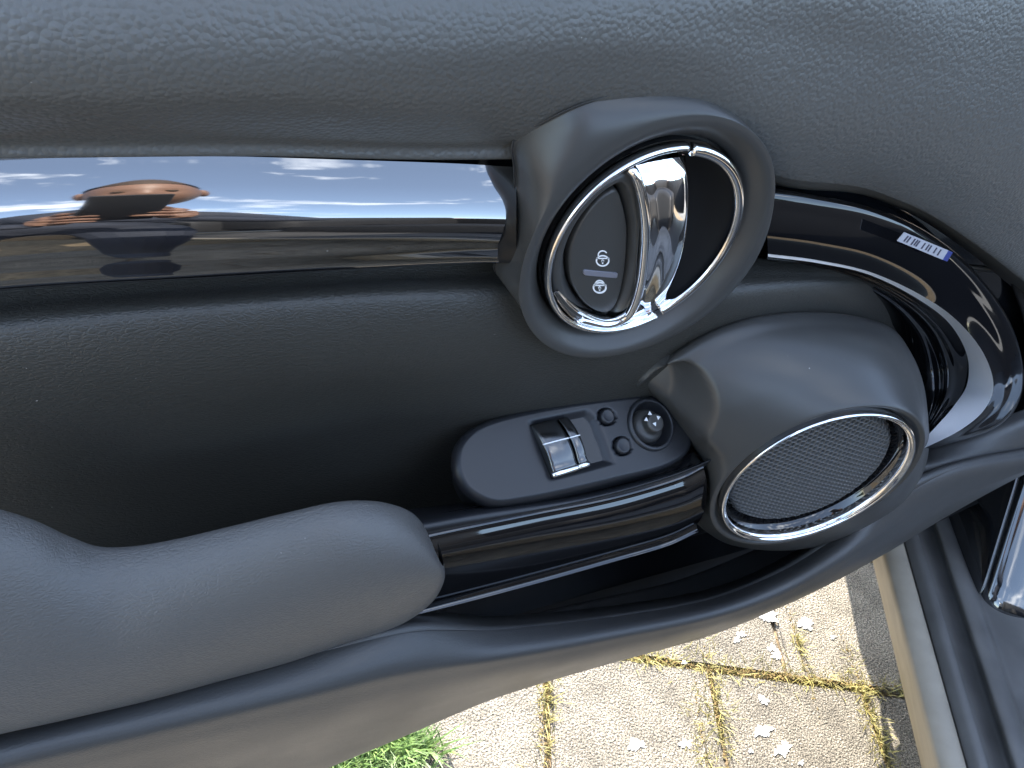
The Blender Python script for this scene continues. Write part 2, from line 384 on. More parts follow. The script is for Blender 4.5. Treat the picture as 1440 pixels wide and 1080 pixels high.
# print on the button
def flat(name, px_polys, w_, h, mt, par, th=.0002):
    VV = []; F = []
    for poly in px_polys:
        a = len(VV); pts = [P(x, y, w_) + HN*h for x, y in poly]; n = len(pts)
        VV += pts; VV += [p-HN*th*3 for p in pts]
        F.append(tuple(a+i for i in range(n))); F.append(tuple(a+n+i for i in range(n))[::-1])
        F += [(a+i, a+n+i, a+n+(i+1) % n, a+(i+1) % n) for i in range(n)]
    return ob(name, VV, F, mt, par, smooth=False)
def arc_poly(cx, cy, r, w_, a0, a1, n=22, sy=1.0, tilt=0):
    o = []
    for rr, seq in ((r, np.linspace(a0, a1, n)), (r-w_, np.linspace(a1, a0, n))):
        for t in seq: o.append((cx+rr*math.cos(t), cy-rr*sy*math.sin(t)))
    return o
BH = -.004+.0
def ico(cx, cy, open_):
    polys = []
    n = 26
    for k in range(n):                           # round body, drawn as short segments
        t0, t1 = TW*k/n, TW*(k+1)/n
        polys.append([(cx+8.8*math.cos(t0), cy+2-7.4*math.sin(t0)), (cx+8.8*math.cos(t1), cy+2-7.4*math.sin(t1)),
                      (cx+7.0*math.cos(t1), cy+2-5.7*math.sin(t1)), (cx+7.0*math.cos(t0), cy+2-5.7*math.sin(t0))])
    polys.append([(cx-8, cy-1.8), (cx+8.5, cy-1.8), (cx+8.5, cy-.4), (cx-8, cy-.4)])
    a0, a1 = (R_(0), R_(180)) if not open_ else (R_(28), R_(205))
    hh = -2 if not open_ else -5.5
    m_ = 12
    for k in range(m_):
        t0, t1 = a0+(a1-a0)*k/m_, a0+(a1-a0)*(k+1)/m_
        polys.append([(cx+6.4*math.cos(t0), cy+hh-6*math.sin(t0)), (cx+6.4*math.cos(t1), cy+hh-6*math.sin(t1)),
                      (cx+4.8*math.cos(t1), cy+hh-4.4*math.sin(t1)), (cx+4.8*math.cos(t0), cy+hh-4.4*math.sin(t0))])
    polys.append([(cx-1.3, cy+1.6), (cx+1.3, cy+1.6), (cx+.7, cy+6), (cx-.7, cy+6)])
    polys.append([(cx+1.9*math.cos(t), cy+2.2-1.9*math.sin(t)) for t in np.linspace(0, TW, 10, endpoint=False)])
    return [[(cx+(a-cx)*1.1, cy+(b-cy)*1.1) for a, b in q] for q in polys]
flat('unlock_symbol', ico(847, 364, True), -.004, .0004, M_white, lock)
flat('lock_symbol', ico(843, 402, False), -.004, .0004, M_white, lock)
barp = [(822, 378.5), (866, 382.5), (868, 384.5), (867, 389), (865, 390), (822, 386), (819.5, 384), (820, 380)]
prism('marker_bar', np.array([P(x, y, -.004) for x, y in barp]), HN, -.003, .0009, M_bar, lock, bevel=.0004)
# chrome rim of the insert (curved strip between insert and lever), and the fillet at the bottom
rim = RW([(884, 236, -.003), (893, 246, .000), (902, 275, .002), (907, 315, .003), (906, 355, .003), (900, 400, .002), (890, 432, .001), (876, 448, -.001), (850, 456, -.002), (815, 449, -.003)])
tube('insert_rim', rim, .0022, M_chrome, hd, N=HN, prof=(.0026, .0028), n=14, seg=90)
# chrome lever: convex plate between rim and the dark recess
e1 = [(893, 232), (903, 262), (909, 300), (910, 335), (906, 375), (898, 412), (886, 446)]
e2 = [(963, 219), (967, 250), (968, 285), (965, 325), (957, 365), (945, 400), (930, 438)]
LW = [-.006, -.001, .0015, .0025, .0015, -.001, -.006]
r1 = RW([(x-5, y, w_-.0005) for (x, y), w_ in zip(e1, LW)])
rm1 = RW([(x*.7+a*.3, y*.7+b*.3, w_+.0008) for (x, y), (a, b), w_ in zip(e1, e2, LW)])
rm2 = RW([(x*.3+a*.7, y*.3+b*.7, w_+.0015) for (x, y), (a, b), w_ in zip(e1, e2, LW)])
r2 = RW([(x, y, w_-.001) for (x, y), w_ in zip(e2, LW)])
base_o = RW([(778, 412, -.001), (795, 438, .0), (820, 457, .0), (850, 463, .0), (888, 460, .0), (916, 452, .0)])
base_m = RW([(781, 410, -.003), (800, 433, -.003), (824, 450, -.0035), (852, 458, -.0035), (886, 455, -.003), (914, 446, -.003)])
base_i = RW([(785, 408, -.001), (805, 428, -.000), (828, 443, .0), (854, 451, .0), (880, 444, .001), (896, 424, .001)])
loft_i('ring_base', [base_o, base_m, base_i, base_i+V(0, .008, 0)], M_chrome, hd, nu=60, nv=24)
rows = [r1+V(0, .012, 0), r1, rm1, rm2, r2, r2+V(-.0015, .003, 0), r2+V(-.004, .012, 0)]
A = np.array(rows)
surf('handle_lever', crm(np.swapaxes(crm(np.swapaxes(A, 0, 1), 80), 0, 1), 60), M_chrome, hd)

# ---- switch pod: capsule plane tilted 30 deg from horizontal towards the cabin
SN = nrm(V(0, -math.sin(R_(30)), math.cos(R_(30)))); SP = P(810, 636, .010)
cap = [(640, 650), (646, 622), (672, 597), (720, 580), (790, 566), (850, 558), (900, 554), (945, 560), (972, 585), (979, 615), (968, 640), (935, 660), (870, 677), (800, 694), (740, 706), (695, 710), (660, 694), (645, 673)]
capP = np.array([PL(x, y, SP, SN) for x, y in cap])
# skeleton for the capsule
sk_a, sk_b = PL(700, 648, SP, SN), PL(915, 607, SP, SN)
n_ = 220
capR = resample(capP, n_, True)
def skp(p):
    d = sk_b-sk_a; t = np.clip((p-sk_a).dot(d)/d.dot(d), 0, 1); return sk_a+d*t
SK = np.array([skp(p) for p in capR])
su, sv, _ = frame(SN, V(1, 0, 0))
rec = [(742, 590), (785, 581), (826, 573), (840, 586), (852, 615), (866, 654), (823, 666), (774, 678)]
recP = np.array([PL(x, y, SP, SN) for x, y in rec]); rec2 = np.stack([(recP-SP).dot(su), (recP-SP).dot(sv)], 1)
def sdist(pt, poly):                            # signed distance to polygon, negative inside
    q = poly; n = len(q); d = 1e9; ins_ = False
    for i in range(n):
        a = q[i]; b = q[(i+1) % n]; e = b-a; t = np.clip((pt-a).dot(e)/e.dot(e), 0, 1)
        d = min(d, np.linalg.norm(pt-a-e*t))
        if (a[1] > pt[1]) != (b[1] > pt[1]) and pt[0] < (b[0]-a[0])*(pt[1]-a[1])/(b[1]-a[1])+a[0]: ins_ = not ins_
    return -d if ins_ else d
def sstep(e0, e1, x): t = np.clip((x-e0)/(e1-e0), 0, 1); return t*t*(3-2*t)
knobc = PL(915, 597, SP, SN); b1c = PL(853, 586, SP, SN); b2c = PL(875, 627, SP, SN)
def swh(p):                                     # height of the switch surface
    q = np.array([(p-SP).dot(su), (p-SP).dot(sv)]); h = 0
    for c, r in ((knobc, .0152), (b1c, .0062), (b2c, .0066)):
        h -= .006*sstep(r, r-.0012, np.linalg.norm(p-c))
    d = sdist(q, rec2)
    if d < 0: h -= .0042*sstep(0, .0065, -d)
    return h
rows = []
down = V(0, -.25, -.97)
def pt_off(p, h, k=1): return p+SN*h
rows.append(away(capR, .12)+V(0, 0, -.012)); rows.append(away(capR, .02)+V(0, 0, -.004))
for s_, h_ in ((1.0, -.0075), (.995, -.0055), (.98, -.0036), (.955, -.0021), (.92, -.0010), (.88, -.0002)):
    rows.append(SK+(capR-SK)*s_+SN*h_)
edge_n = len(rows)
for s_ in np.linspace(.86, .0, 56):
    rows.append(np.array([p+SN*swh(p) for p in SK+(capR-SK)*s_]))
surf('switch_panel', np.array(rows), M_sw, door, closed=True)
sp = door
# smoke-coloured recess floor
rf = prism('switch_recess', np.array([PL(x, y, SP, SN, -.0042) for x, y in [(757, 593), (822, 581), (832, 592), (843, 617), (856, 652), (820, 661), (778, 670)]]), SN, -.003, .0004, M_smoke, sp, bevel=.0003)
# two rocker switches: curved bright tops with a thin line
def rocker(name, a, b, c_px, d_px):              # top-left, top-right, bottom-right, bottom-left pixels
    tl, tr, br, bl = [PL(x, y, SP, SN) for x, y in (a, b, c_px, d_px)]
    rows = []; N_ = 26
    for k in range(N_):
        t = k/(N_-1); l = tl*(1-t)+bl*t; r = tr*(1-t)+br*t
        h = .0092*math.sin(math.pi*(.08+.84*t))**.7 - .0015
        if t > .8: h += .0012*math.sin((t-.8)/.2*math.pi)
        c0 = .0014
        rows.append(np.array([l+SN*(-.005), l+SN*(h-c0), l*.95+r*.05+SN*(h-.0004), l*.85+r*.15+SN*h, l*.5+r*.5+SN*(h+.0006), l*.15+r*.85+SN*h, l*.05+r*.95+SN*(h-.0004), r+SN*(h-c0), r+SN*(-.005)]))
    G = np.array(rows); G0 = G[0]*1; G0 = G0.copy(); 
    st = np.array([tl*(1-t_)+tr*t_ - SN*.005 for t_ in np.linspace(0, 1, 9)]); en = np.array([bl*(1-t_)+br*t_ - SN*.005 for t_ in np.linspace(0, 1, 9)])
    o = surf(name, np.concatenate([[st], G, [en]]), M_dchrome, sp)
    k = 10; line = np.array([G[k][j]+SN*.0002 for j in (1, 2, 3, 4, 5, 6, 7)])
    tube('centre_line', line, .0003, M_silver_glint, o, n=8, seg=24, N=SN, prof=(.00045, .0004))
    # bright lip at the lower end
    lip = np.array([G[-3][j]*.6+G[-2][j]*.4+SN*.0004 for j in (1, 2, 3, 4, 5, 6, 7)])
    tube('finger_lip', lip, .0012, M_chrome, o, n=12, seg=24, N=SN, prof=(.0019, .0014))
    return o
rocker('rocker_switch', (745, 598), (781, 590), (811, 663), (776, 674))
rocker('rocker_switch', (783, 590), (797, 587), (825, 658), (812, 662))
# round buttons
for c, r in ((b1c, .0050), (b2c, .0054)):
    lathe('round_button', c, SN, [(r, -.006), (r, .0004), (r*.93, .0016), (r*.8, .0022), (r*.5, .0019), (.0002, .0017)], M_sw, sp, n=48, capped=True, dense=2)
kn = lathe('knob_collar', knobc, SN, [(.0183, -.0002), (.0175, .0018), (.0160, .0024), (.0150, .0016), (.0140, -.002), (.0120, -.006), (.004, -.007)], M_sw, sp, n=72, dense=3)
kb = lathe('mirror_knob', knobc, SN, [(.0118, -.0068), (.0116, -.004), (.0098, -.0015), (.0075, -.0002), (.0066, .001), (.0064, .0050), (.0060, .0060), (.0050, .0066), (.0002, .0064)], M_soft, sp, n=64, capped=True, dense=3)
for cx, cy, aa in ((914, 581.5, 80), (926, 587, 10), (909, 590, 190), (921, 596, -80)):
    c = PL(cx+0, cy, SP, SN, .0068); a = R_(aa)
    pts = [c+(su*math.cos(a+q)+sv*math.sin(a+q))*.0017 for q in (0, 2.1, -2.1)]
    ob('arrow', [p for p in pts]+[p-SN*.0006 for p in pts], [(0, 1, 2), (5, 4, 3), (0, 3, 4, 1), (1, 4, 5, 2), (2, 5, 3, 0)], M_white, kb, smooth=False)

# shelf under the switch pod (satin) between pod and gloss pull
rows = [RW([(430, 736, -.005), (660, 706, -.005), (820, 690, -.005), (940, 662, -.005), (1000, 640, -.005)]),
        RW([(430, 762, .024), (660, 718, .024), (820, 694, .024), (940, 664, .024), (1000, 645, .024)]),
        RW([(430, 784, .030), (610, 744, .032), (820, 703, .033), (940, 670, .034), (1010, 642, .034)]),
        RW([(430, 794, .028), (610, 752, .028), (820, 709, .030), (940, 676, .031), (1010, 648, .031)])]
loft_i('pull_top', rows, M_sw, door, nu=80, nv=30)
# gloss pull: cross-section from the top edge down and under
gx_t = [(480, 779), (615, 748), (740, 722), (860, 698), (950, 672), (988, 654)]
gx_b = [(480, 872), (615, 840), (740, 808), (860, 775), (930, 755), (974, 735)]
gp = [(0, .031), (.04, .0335), (.12, .0375), (.22, .040), (.34, .0415), (.5, .042), (.68, .0415), (.84, .0395), (.93, .0376), (.955, .0376), (.99, .0392), (1.0, .0385)]
T0 = np.array([P(x, y, .031) for x, y in gx_t]); B0 = np.array([P(x, y, .033) for x, y in gx_b])
rows = [np.array([V((t*(1-s)+b*s)[0], -w_, (t*(1-s)+b*s)[2]) for t, b in zip(T0, B0)]) for s, w_ in gp]
rows = [rows[0]+V(0, .012, 0)]+rows+[rows[-1]+V(0, .035, .004)]
surf('pull_handle', crm(np.swapaxes(crm(np.swapaxes(np.array(rows), 0, 1), 80), 0, 1), 70), M_gloss, door)

# ---- speaker pod
QN = nrm(.197*cam_right-.698*cam_up+.689*cam_back)
QC = P(1148, 676, .062); RQ = .0737*.94*((CAM-QC).dot(cam_back)/.535)
pod = [(903, 552), (918, 528), (950, 497), (1000, 467), (1060, 447), (1130, 440), (1200, 445), (1255, 463), (1282, 500), (1295, 550), (1299, 600), (1290, 640), (1262, 685), (1210, 727), (1150, 758), (1090, 772), (1035, 768), (1000, 752), (976, 728), (980, 690), (988, 650), (960, 610), (925, 575)]
def podw(x, y):                                 # the outline climbs from the door surface to the low front lip
    t = np.clip((x*.35+y-900)/330, 0, 1); return -.008+t*.062
PO = byangle(RW([(x, y, podw(x, y)) for x, y in pod]), P(1130, 640, .03), V(0, -1, 0), 180)
cq = lambda r, h: byangle(circ(QC, QN, r, h, 180), P(1130, 640, .03), V(0, -1, 0), 180)
i0 = cq(RQ*1.00, -.006); i1 = cq(RQ*1.035, -.003); i2 = cq(RQ*1.07, .0005); i3 = cq(RQ*1.115, .000)
def blend(A, B, t, bulge):
    C = A*(1-t)+B*t; d = nrm(QN*.5+V(0, -.6, .6)); L = np.linalg.norm(A-B, axis=1, keepdims=True)
    return C+d*(L*bulge)
POa = blend(i3, PO, 1.0, 0)
rows = [cq(RQ*.99, -.016), i0, i1, i2, i3, blend(i3, PO, .22, .055), blend(i3, PO, .45, .10), blend(i3, PO, .68, .11), blend(i3, PO, .86, .075), PO, away(PO, .06)]
G = crm(np.swapaxes(crm(np.swapaxes(np.array(rows), 0, 1), 360, True), 0, 1), 130)
# thumb scoop at the left of the pod
scoop = [(896, 560), (912, 530), (938, 512), (966, 508), (992, 522), (1008, 550), (1011, 580), (1003, 608), (990, 632), (975, 655), (930, 640)]
sc2 = np.array([[(P(x, y, .02))[0], (P(x, y, .02))[2]] for x, y in scoop])
def topix(p):
    d = p-CAM; z = -d.dot(cam_back); return np.array([720+FPX*d.dot(cam_right)/z, 540-FPX*d.dot(cam_up)/z])
scp = crm(np.array(scoop, float), 80, True)
for j in range(G.shape[0]):
    for i in range(G.shape[1]):
        p = G[j, i]; q = topix(p)
        if q[0] < 1030 and q[1] < 680:
            d = sdist(q, scp)
            if d < 0: G[j, i] = p+V(-.15, .85, .0)*.034*sstep(0, 24, -d)
surf('speaker_pod', G, M_soft, door, closed=True)
spk = door
k_ = RQ/.0737
lathe('speaker_ring', QC, QN, [(RQ*.930, -.006), (RQ*.935, -.0012), (RQ*.948, .0008), (RQ*.96, .0014), (RQ*.98, .0026), (RQ*.995, .0026), (RQ*1.005, .0008), (RQ*1.0, -.008)], M_chrome, spk, n=160, dense=4)
lathe('speaker_well', QC, QN, [(RQ*.955, -.002), (RQ*.905, -.008), (RQ*.88, -.013), (RQ*.8, -.0155), (RQ*.3, -.0165), (.0005, -.0165)], M_gloss, spk, n=120, dense=3)
# perforated grille
gu, gv, _ = frame(QN, nrm(V(.75, 0, .66))); pitch = .0041; VV = []; F = []
RG = RQ*.875
def gh(r): return -.0095 + .0035*(1-(r/RG)**2) - .004*max(0, (r/RG-.93)/.07)
nr = int(RG/pitch)+2
for a in range(-nr*2, nr*2+1):
    for b in range(-nr*2, nr*2+1):
        x = pitch*(a+b*.5); y = pitch*b*math.sqrt(3)/2
        if x*x+y*y > (RG-.001)**2: continue
        o_ = len(VV)
        for rr, dh in ((pitch*.5774, 0), (pitch*.47, .0003), (pitch*.43, -.0003), (pitch*.41, -.0022)):
            for k in range(6):
                t = math.pi/6+k*math.pi/3; px, py = x+rr*math.cos(t), y+rr*math.sin(t)
                VV.append(QC+gu*px+gv*py+QN*(gh(math.hypot(px, py))+dh))
        for m_ in range(3):
            for k in range(6):
                F.append((o_+m_*6+k, o_+m_*6+(k+1) % 6, o_+(m_+1)*6+(k+1) % 6, o_+(m_+1)*6+k))
ob('speaker_grille', VV, F, M_grille, spk, smooth=False, kind='stuff')

# ---- hooked gloss trim around the front of the pod
hk_o = [(1076, 262), (1140, 272), (1230, 292), (1310, 330), (1375, 385), (1420, 450), (1440, 520), (1432, 570), (1395, 605), (1300, 634)]
hk_r = [(1080, 357), (1150, 366), (1225, 383), (1295, 415), (1345, 450), (1382, 495), (1397, 540), (1385, 575), (1350, 605), (1292, 634)]
hk_s = [(1080, 361), (1150, 370), (1223, 386.5), (1290, 420), (1336, 456), (1360, 500), (1360, 540), (1342, 570), (1318, 598), (1287, 631)]
hk_i = [(1076, 368), (1140, 378), (1205, 400), (1255, 430), (1290, 470), (1305, 510), (1310, 545), (1308, 570), (1300, 595), (1282, 628)]
wo = [-.012, -.011, -.009, -.005, .001, .011, .025, .037, .045, .048]
def hrow(px, dw): return RW([(x, y, w_+d) for (x, y), w_, d in zip(px, wo, dw if isinstance(dw, list) else [dw]*10)])
HR = [.004, .004, .004, .005, .007, .009, .010, .010, .009, .007]; HS = [.003, .003, .002, .000, -.004, -.009, -.012, -.011, -.007, -.001]
half = lambda A, B, t: [(a[0]*(1-t)+b[0]*t, a[1]*(1-t)+b[1]*t) for a, b in zip(A, B)]
rows = [hrow(hk_o, -.016), hrow(half(hk_o, hk_r, .05), -.006), hrow(half(hk_o, hk_r, .35), -.001), hrow(half(hk_o, hk_r, .7), .003),
        hrow(hk_r, HR), hrow(hk_s, -.001)]
A = np.array(rows)
surf('hook_trim', crm(np.swapaxes(crm(np.swapaxes(A[:5], 0, 1), 120), 0, 1), 50), M_hook, door)
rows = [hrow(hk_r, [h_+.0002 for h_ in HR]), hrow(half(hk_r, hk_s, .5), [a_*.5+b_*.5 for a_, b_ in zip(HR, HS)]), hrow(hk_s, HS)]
surf('hook_glint', crm(np.swapaxes(crm(np.swapaxes(np.array(rows), 0, 1), 120), 0, 1), 10), M_silver_glint, door)  # pale facet: the sky's reflection along the ridge, put into the colour
rows = [hrow(hk_s, [h_-.0005 for h_ in HS]), hrow(half(hk_s, hk_i, .3), -.014), hrow(half(hk_s, hk_i, .55), -.014), hrow(half(hk_s, hk_i, .75), -.020), hrow(hk_i, -.022), hrow(half(hk_s, hk_i, 1.5), -.034)]
surf('hook_inner', crm(np.swapaxes(crm(np.swapaxes(np.array(rows), 0, 1), 120), 0, 1), 50), M_hook, door)
# reflection of a label in the hook trim, painted on as flat quads
refl = [(1272, 327), (1340, 355), (1332, 368), (1262, 339)]
sw_ = .004
sq = np.array([P(x, y, sw_) for x, y in refl])
def onq(u_, v_, h=0): 
    p = (sq[0]*(1-u_)+sq[1]*u_)*(1-v_)+(sq[3]*(1-u_)+sq[2]*u_)*v_; return p+V(0, -h, 0)
def quad(name, u0, v0, u1, v1, h, mt, par):
    c = [onq(u0, v0, h), onq(u1, v0, h), onq(u1, v1, h), onq(u0, v1, h)]; c += [p+V(0, .0006, 0) for p in c]
    return ob(name, c, [(0, 1, 2, 3), (7, 6, 5, 4), (0, 4, 5, 1), (1, 5, 6, 2), (2, 6, 7, 3), (3, 7, 4, 0)], mt, par, smooth=False)
M_refl = mat('reflection_pale', (.42, .42, .46), .5); M_refl_dark = mat('reflection_dark', (.05, .05, .08), .5); M_blue = mat('reflection_blue', (.03, .05, .22), .4)
st_ = quad('label_reflection', 0, 0, .9, 1, 0, M_refl, door); quad('blue_end', .9, 0, 1, 1, 0, M_blue, st_)
for u0 in (.08, .13, .22, .27, .31, .42, .5, .55, .66, .75): quad('reflection_bar', u0, .15, u0+.018, .75+.1*random.random(), .0004, M_refl_dark, st_)  # dark bars within the painted reflection

# ---- armrest: outline matched with a skeleton, blown up between them
ao = [(-160, 690), (-60, 700), (0, 716), (50, 731), (100, 755), (150, 771), (230, 762), (320, 741), (400, 722), (480, 705), (546, 708), (590, 731), (613, 766), (617, 806), (600, 843), (556, 876), (480, 901), (400, 928), (300, 955), (200, 982), (100, 1006), (0, 1030), (-80, 1050), (-160, 1070)]
aw = [.026]*2+[.028, .030, .034, .038, .041, .043, .045, .046, .047, .048, .050, .053, .056, .059, .061, .062, .064, .066, .068, .070, .070, .070]
ak = [(-160, 900), (-80, 895), (-20, 890), (30, 885), (80, 880), (140, 872), (230, 858), (320, 842), (400, 825), (470, 812), (515, 806), (530, 806), (535, 808), (535, 812), (530, 816), (515, 822), (470, 832), (400, 848), (310, 868), (215, 888), (120, 905), (30, 920), (-60, 932), (-160, 945)]
akw = [.086]*24
topE = RW([(x, y, w_) for (x, y), w_ in zip(ao[:12], aw[:12])]); botE = RW([(x, y, w_) for (x, y), w_ in zip(ao[12:][::-1], aw[12:][::-1])])
# pair the outline by arc length near the tip
tip = P(617, 786, .050)
def smw(E):
    k = 41; W = np.pad(E[:, 1], k//2, mode='edge'); E = E.copy(); E[:, 1] = np.convolve(W, np.ones(k)/k, 'valid'); return E
def seq(E): return resample(np.vstack([E, [tip]]), 300)
topR, botR = smw(seq(topE)), smw(seq(botE+V(0, 0, .004)))
NT = len(topR); G = []
u_ = np.linspace(0, 1, NT)
# denser towards the tip so that it rounds off
topR = topR[(np.round((1-(1-u_)**1.6)*(NT-1))).astype(int)] if False else topR
Bw = np.array([.028*math.sqrt(max(0, 1-max(0, (t-.70)/.30)**2.4)) for t in u_])
for ph_ in np.linspace(0, math.pi, 60):
    q = (1-math.cos(ph_))/2
    C = topR*(1-q)+botR*q; C[:, 1] -= Bw*math.sin(ph_)**.85*(1-.5*q) if 0 < ph_ < math.pi-1e-6 else 0; G.append(C)
G = np.array(G)
surf('armrest', np.concatenate([[away(G[0], .035)], G, [away(G[-1], .02)]]), M_arm, door)

# ---- lower door panel with the pocket lip
px = [-200, 0, 200, 400, 570, 700, 850, 1000, 1100, 1180, 1250, 1340, 1450, 1520]
def pr(ys, ws): return RW(list(zip(px, ys, ws)))
rows = [
 pr([1020, 1000, 960, 915, 868, 872, 858, 832, 790, 738, 690, 660, 640, 628], [.020]*14),
 pr([1072, 1026, 978, 928, 880, 884, 869, 842, 800, 748, 695, 656, 634, 622], [.058]*11+[.050, .045, .045]),
 pr([1078, 1034, 986, 937, 892, 891, 875, 848, 808, 758, 706, 660, 637, 625], [.066]*10+[.064, .056, .05, .05]),
 pr([1120, 1062, 1016, 970, 930, 915, 890, 860, 824, 778, 728, 672, 645, 633], [.078]*10+[.070, .060, .054, .054]),
 pr([1142, 1086, 1038, 990, 950, 928, 900, 868, 834, 790, 742, 690, 655, 640], [.080]*10+[.072, .062, .055, .055]),
 pr([1190, 1130, 1080, 1030, 985, 950, 918, 880, 846, 806, 762, 706, 655, 636], [.076]*10+[.070, .060, .053, .053]),
 pr([1340, 1260, 1185, 1098, 1028, 975, 930, 888, 846, 808, 770, 716, 657, 632], [.052]*8+[.050, .048, .046, .044, .042, .040]),
]
rows[-1] = rows[-1]
rows.append(rows[-1]+V(0, .012, -.006)); rows.append(rows[-1]+V(0, .05, -.004))
solid(loft_i('pocket_panel', rows, M_pock, door, nu=180, nv=100), .003)
# front part above the seam
rows = [RW([(1150, 640, .0), (1250, 625, .01), (1320, 612, .016), (1400, 590, .02), (1480, 560, .022)]),
        RW([(1150, 665, .03), (1262, 650, .034), (1320, 634, .036), (1400, 612, .036), (1480, 585, .036)]),
        RW([(1150, 700, .052), (1262, 666, .054), (1335, 652, .050), (1420, 634, .046), (1480, 622, .045)]),
        RW([(1150, 740, .05), (1262, 690, .050), (1335, 670, .045), (1420, 645, .040), (1480, 632, .04)])]
solid(loft_i('front_lip', rows, M_pock, door, nu=60, nv=30), .003)
# panel joining the hook to the door edge on the right
rows = [RW([(1400, 330, -.035), (1425, 400, -.03), (1445, 460, -.02), (1450, 530, .008), (1440, 590, .018)]),
        RW([(1500, 330, -.035), (1500, 400, -.03), (1500, 460, -.02), (1500, 530, .008), (1500, 580, .018)]),
        RW([(1700, 330, -.04), (1700, 400, -.035), (1700, 460, -.03), (1700, 530, -.03), (1700, 580, -.03)])]
solid(loft_i('edge_panel', rows, M_black, door, nu=30, nv=20), .003)

# ---- outer shell of the door
def boxm(name, lo, hi, mt, par=None, bev=.01, mtx=None, **kw):
    bm = bmesh.new(); bmesh.ops.create_cube(bm, size=1)
    for v in bm.verts: v.co = Vector([lo[i]+(v.co[i]+.5)*(hi[i]-lo[i]) for i in range(3)])
    if bev: bmesh.ops.bevel(bm, geom=bm.edges[:], offset=bev, segments=3, affect='EDGES', profile=.5)
    if mtx is not None: bm.transform(mtx)
    vs = [v.co[:] for v in bm.verts]; fs = [[v.index for v in f.verts] for f in bm.faces]; bm.free()
    return ob(name, vs, fs, mt, par, **kw)
prof = [(.31, .012), (.315, .07), (.36, .105), (.50, .125), (.66, .128), (.80, .115), (.88, .095), (.90, .06), (.89, .03), (.34, .045), (.31, .012)]
XS = np.linspace(-.40, .95, 50)
G = np.array([[V(x, y, z) for x in XS] for z, y in prof])
surf('outer_skin', crm(G, 60), M_paint, door)

# ------------------------------------------------------------------ CAR BODY beside the door
body = empty('parked_car', (.8, .1, 0), 'car sill and door opening at the right, stepped grey sill with glossy black pillar', 'car')
# sill: profile across the car swept along CF. (px at image row 1080, z) gives each point of the profile
def rr(x, z): return PZ(x, 1080, z).dot(CR)
SPROF = [(1300, .20, 0), (1314, .255, 0), (1322, .268, 0), (1352, .276, 0), (1359, .272, 0)]
def sweep(name, prof, mt, par, s0, s1, n=24, **kw):
    G = np.array([[CR*r+CF*s+V(0, 0, z) for s in np.linspace(s0, s1, n)] for r, z in prof])
    return surf(name, G, mt, par, **kw)
S0, S1 = -.9, .60
rp_ = [(rr(1296, .14), .14), (rr(1306, .22), .22), (rr(1314, .262), .262), (rr(1318, .272), .272), (rr(1324, .277), .277), (rr(1352, .281), .281), (rr(1358, .279), .279), (rr(1361, .270), .270)]
solid(sweep('rocker_trim', rp_, M_rock, body, S0, S1), .003)
def pp(x, z): return (rr(x, z), z)
sp_ = [pp(1352, .262), pp(1359, .270), pp(1362, .276), pp(1376, .283), pp(1386, .285), pp(1391, .284), pp(1398, .275), pp(1410, .272), pp(1420, .275), pp(1426, .286), pp(1432, .290), pp(1446, .292), pp(1456, .290), pp(1462, .284), pp(1474, .282),
       pp(1500, .283), pp(1560, .290), pp(1640, .294), pp(1700, .28), pp(1720, .12)]
A = np.array(sp_); A = crm(A, 90)
solid(sweep('sill_panel', [tuple(a) for a in A], M_sill, body, S0, S1, 30), .003)
# glossy pillar rising at the front of the opening
def at(r, s, z): return CR*r+CF*s+V(0, 0, z)
pe = [PZ(1386, 842, .30), PZ(1440, 846, .30)]
r0, s0 = pe[0].dot(CR), pe[0].dot(CF)
pf = crm(np.array([(-.004, -.02), (0, 0), (.010, .015), (.026, .034), (.050, .062), (.086, .104), (.13, .152), (.20, .205), (.30, .25)]), 70)
pc = crm(np.array([(0, .30), (-.002, .16), (.0, .08), (.004, .040), (.009, .020), (.012, .021), (.017, .012), (.032, .004), (.06, 0), (.12, -.002), (.25, -.006), (.45, -.01)]), 90)
surf('hinge_pillar', [[at(r0+a, s0+b+ds, .285+dz) for a, b in pc] for ds, dz in pf], M_paint, body)
# fender, bonnet and dashboard that keep the opening in shade (beyond the frame)
car_m = Matrix(((CR[0], CF[0], 0, 0), (CR[1], CF[1], 0, 0), (0, 0, 1, 0), (0, 0, 0, 1)))
boxm('fender', (rr(1314, .262)+.01, s0+.37, .20), (r0+1.3, s0+1.4, .90), M_paint, body, .06, car_m)
boxm('dashboard', (r0+.16, s0+.24, .42), (r0+1.25, s0+.36, .98), M_rubber, body, .05, car_m)
for a_, b_ in (((r0+.06, s0+.34, .9), (r0+.12, s0-.1, 1.39)),):
    tube('windscreen_pillar', np.array([at(*a_), at((a_[0]+b_[0])/2, (a_[1]+b_[1])/2, 1.17), at(*b_)]), .04, M_paint, body, seg=12)
boxm('floor_pan', (r0+.28, s0-1.5, .10), (r0+1.2, s0+.2, .16), M_rubber, body, .01, car_m)
boxm('rear_quarter', (rr(1314, .262)+.01, s0-2.9, .2), (r0+.2, s0-1.45, .90), M_paint, body, .05, car_m)
boxm('underbody', (rr(1314, .262)+.22, s0-1.5, .17), (r0+1.2, s0+.5, .20), M_rubber, body, .01, car_m)
boxm('far_door', (r0+1.22, s0-1.5, .28), (r0+1.3, s0+.2, .98), M_rubber, body, .02, car_m)
boxm('rear_bench', (r0+.15, s0-1.75, .3), (r0+1.25, s0-1.45, 1.1), M_rubber, body, .04, car_m)
boxm('seat_cushion', (r0+.25, s0-1.3, .16), (r0+.85, s0-.60, .55), M_rubber, body, .06, car_m)
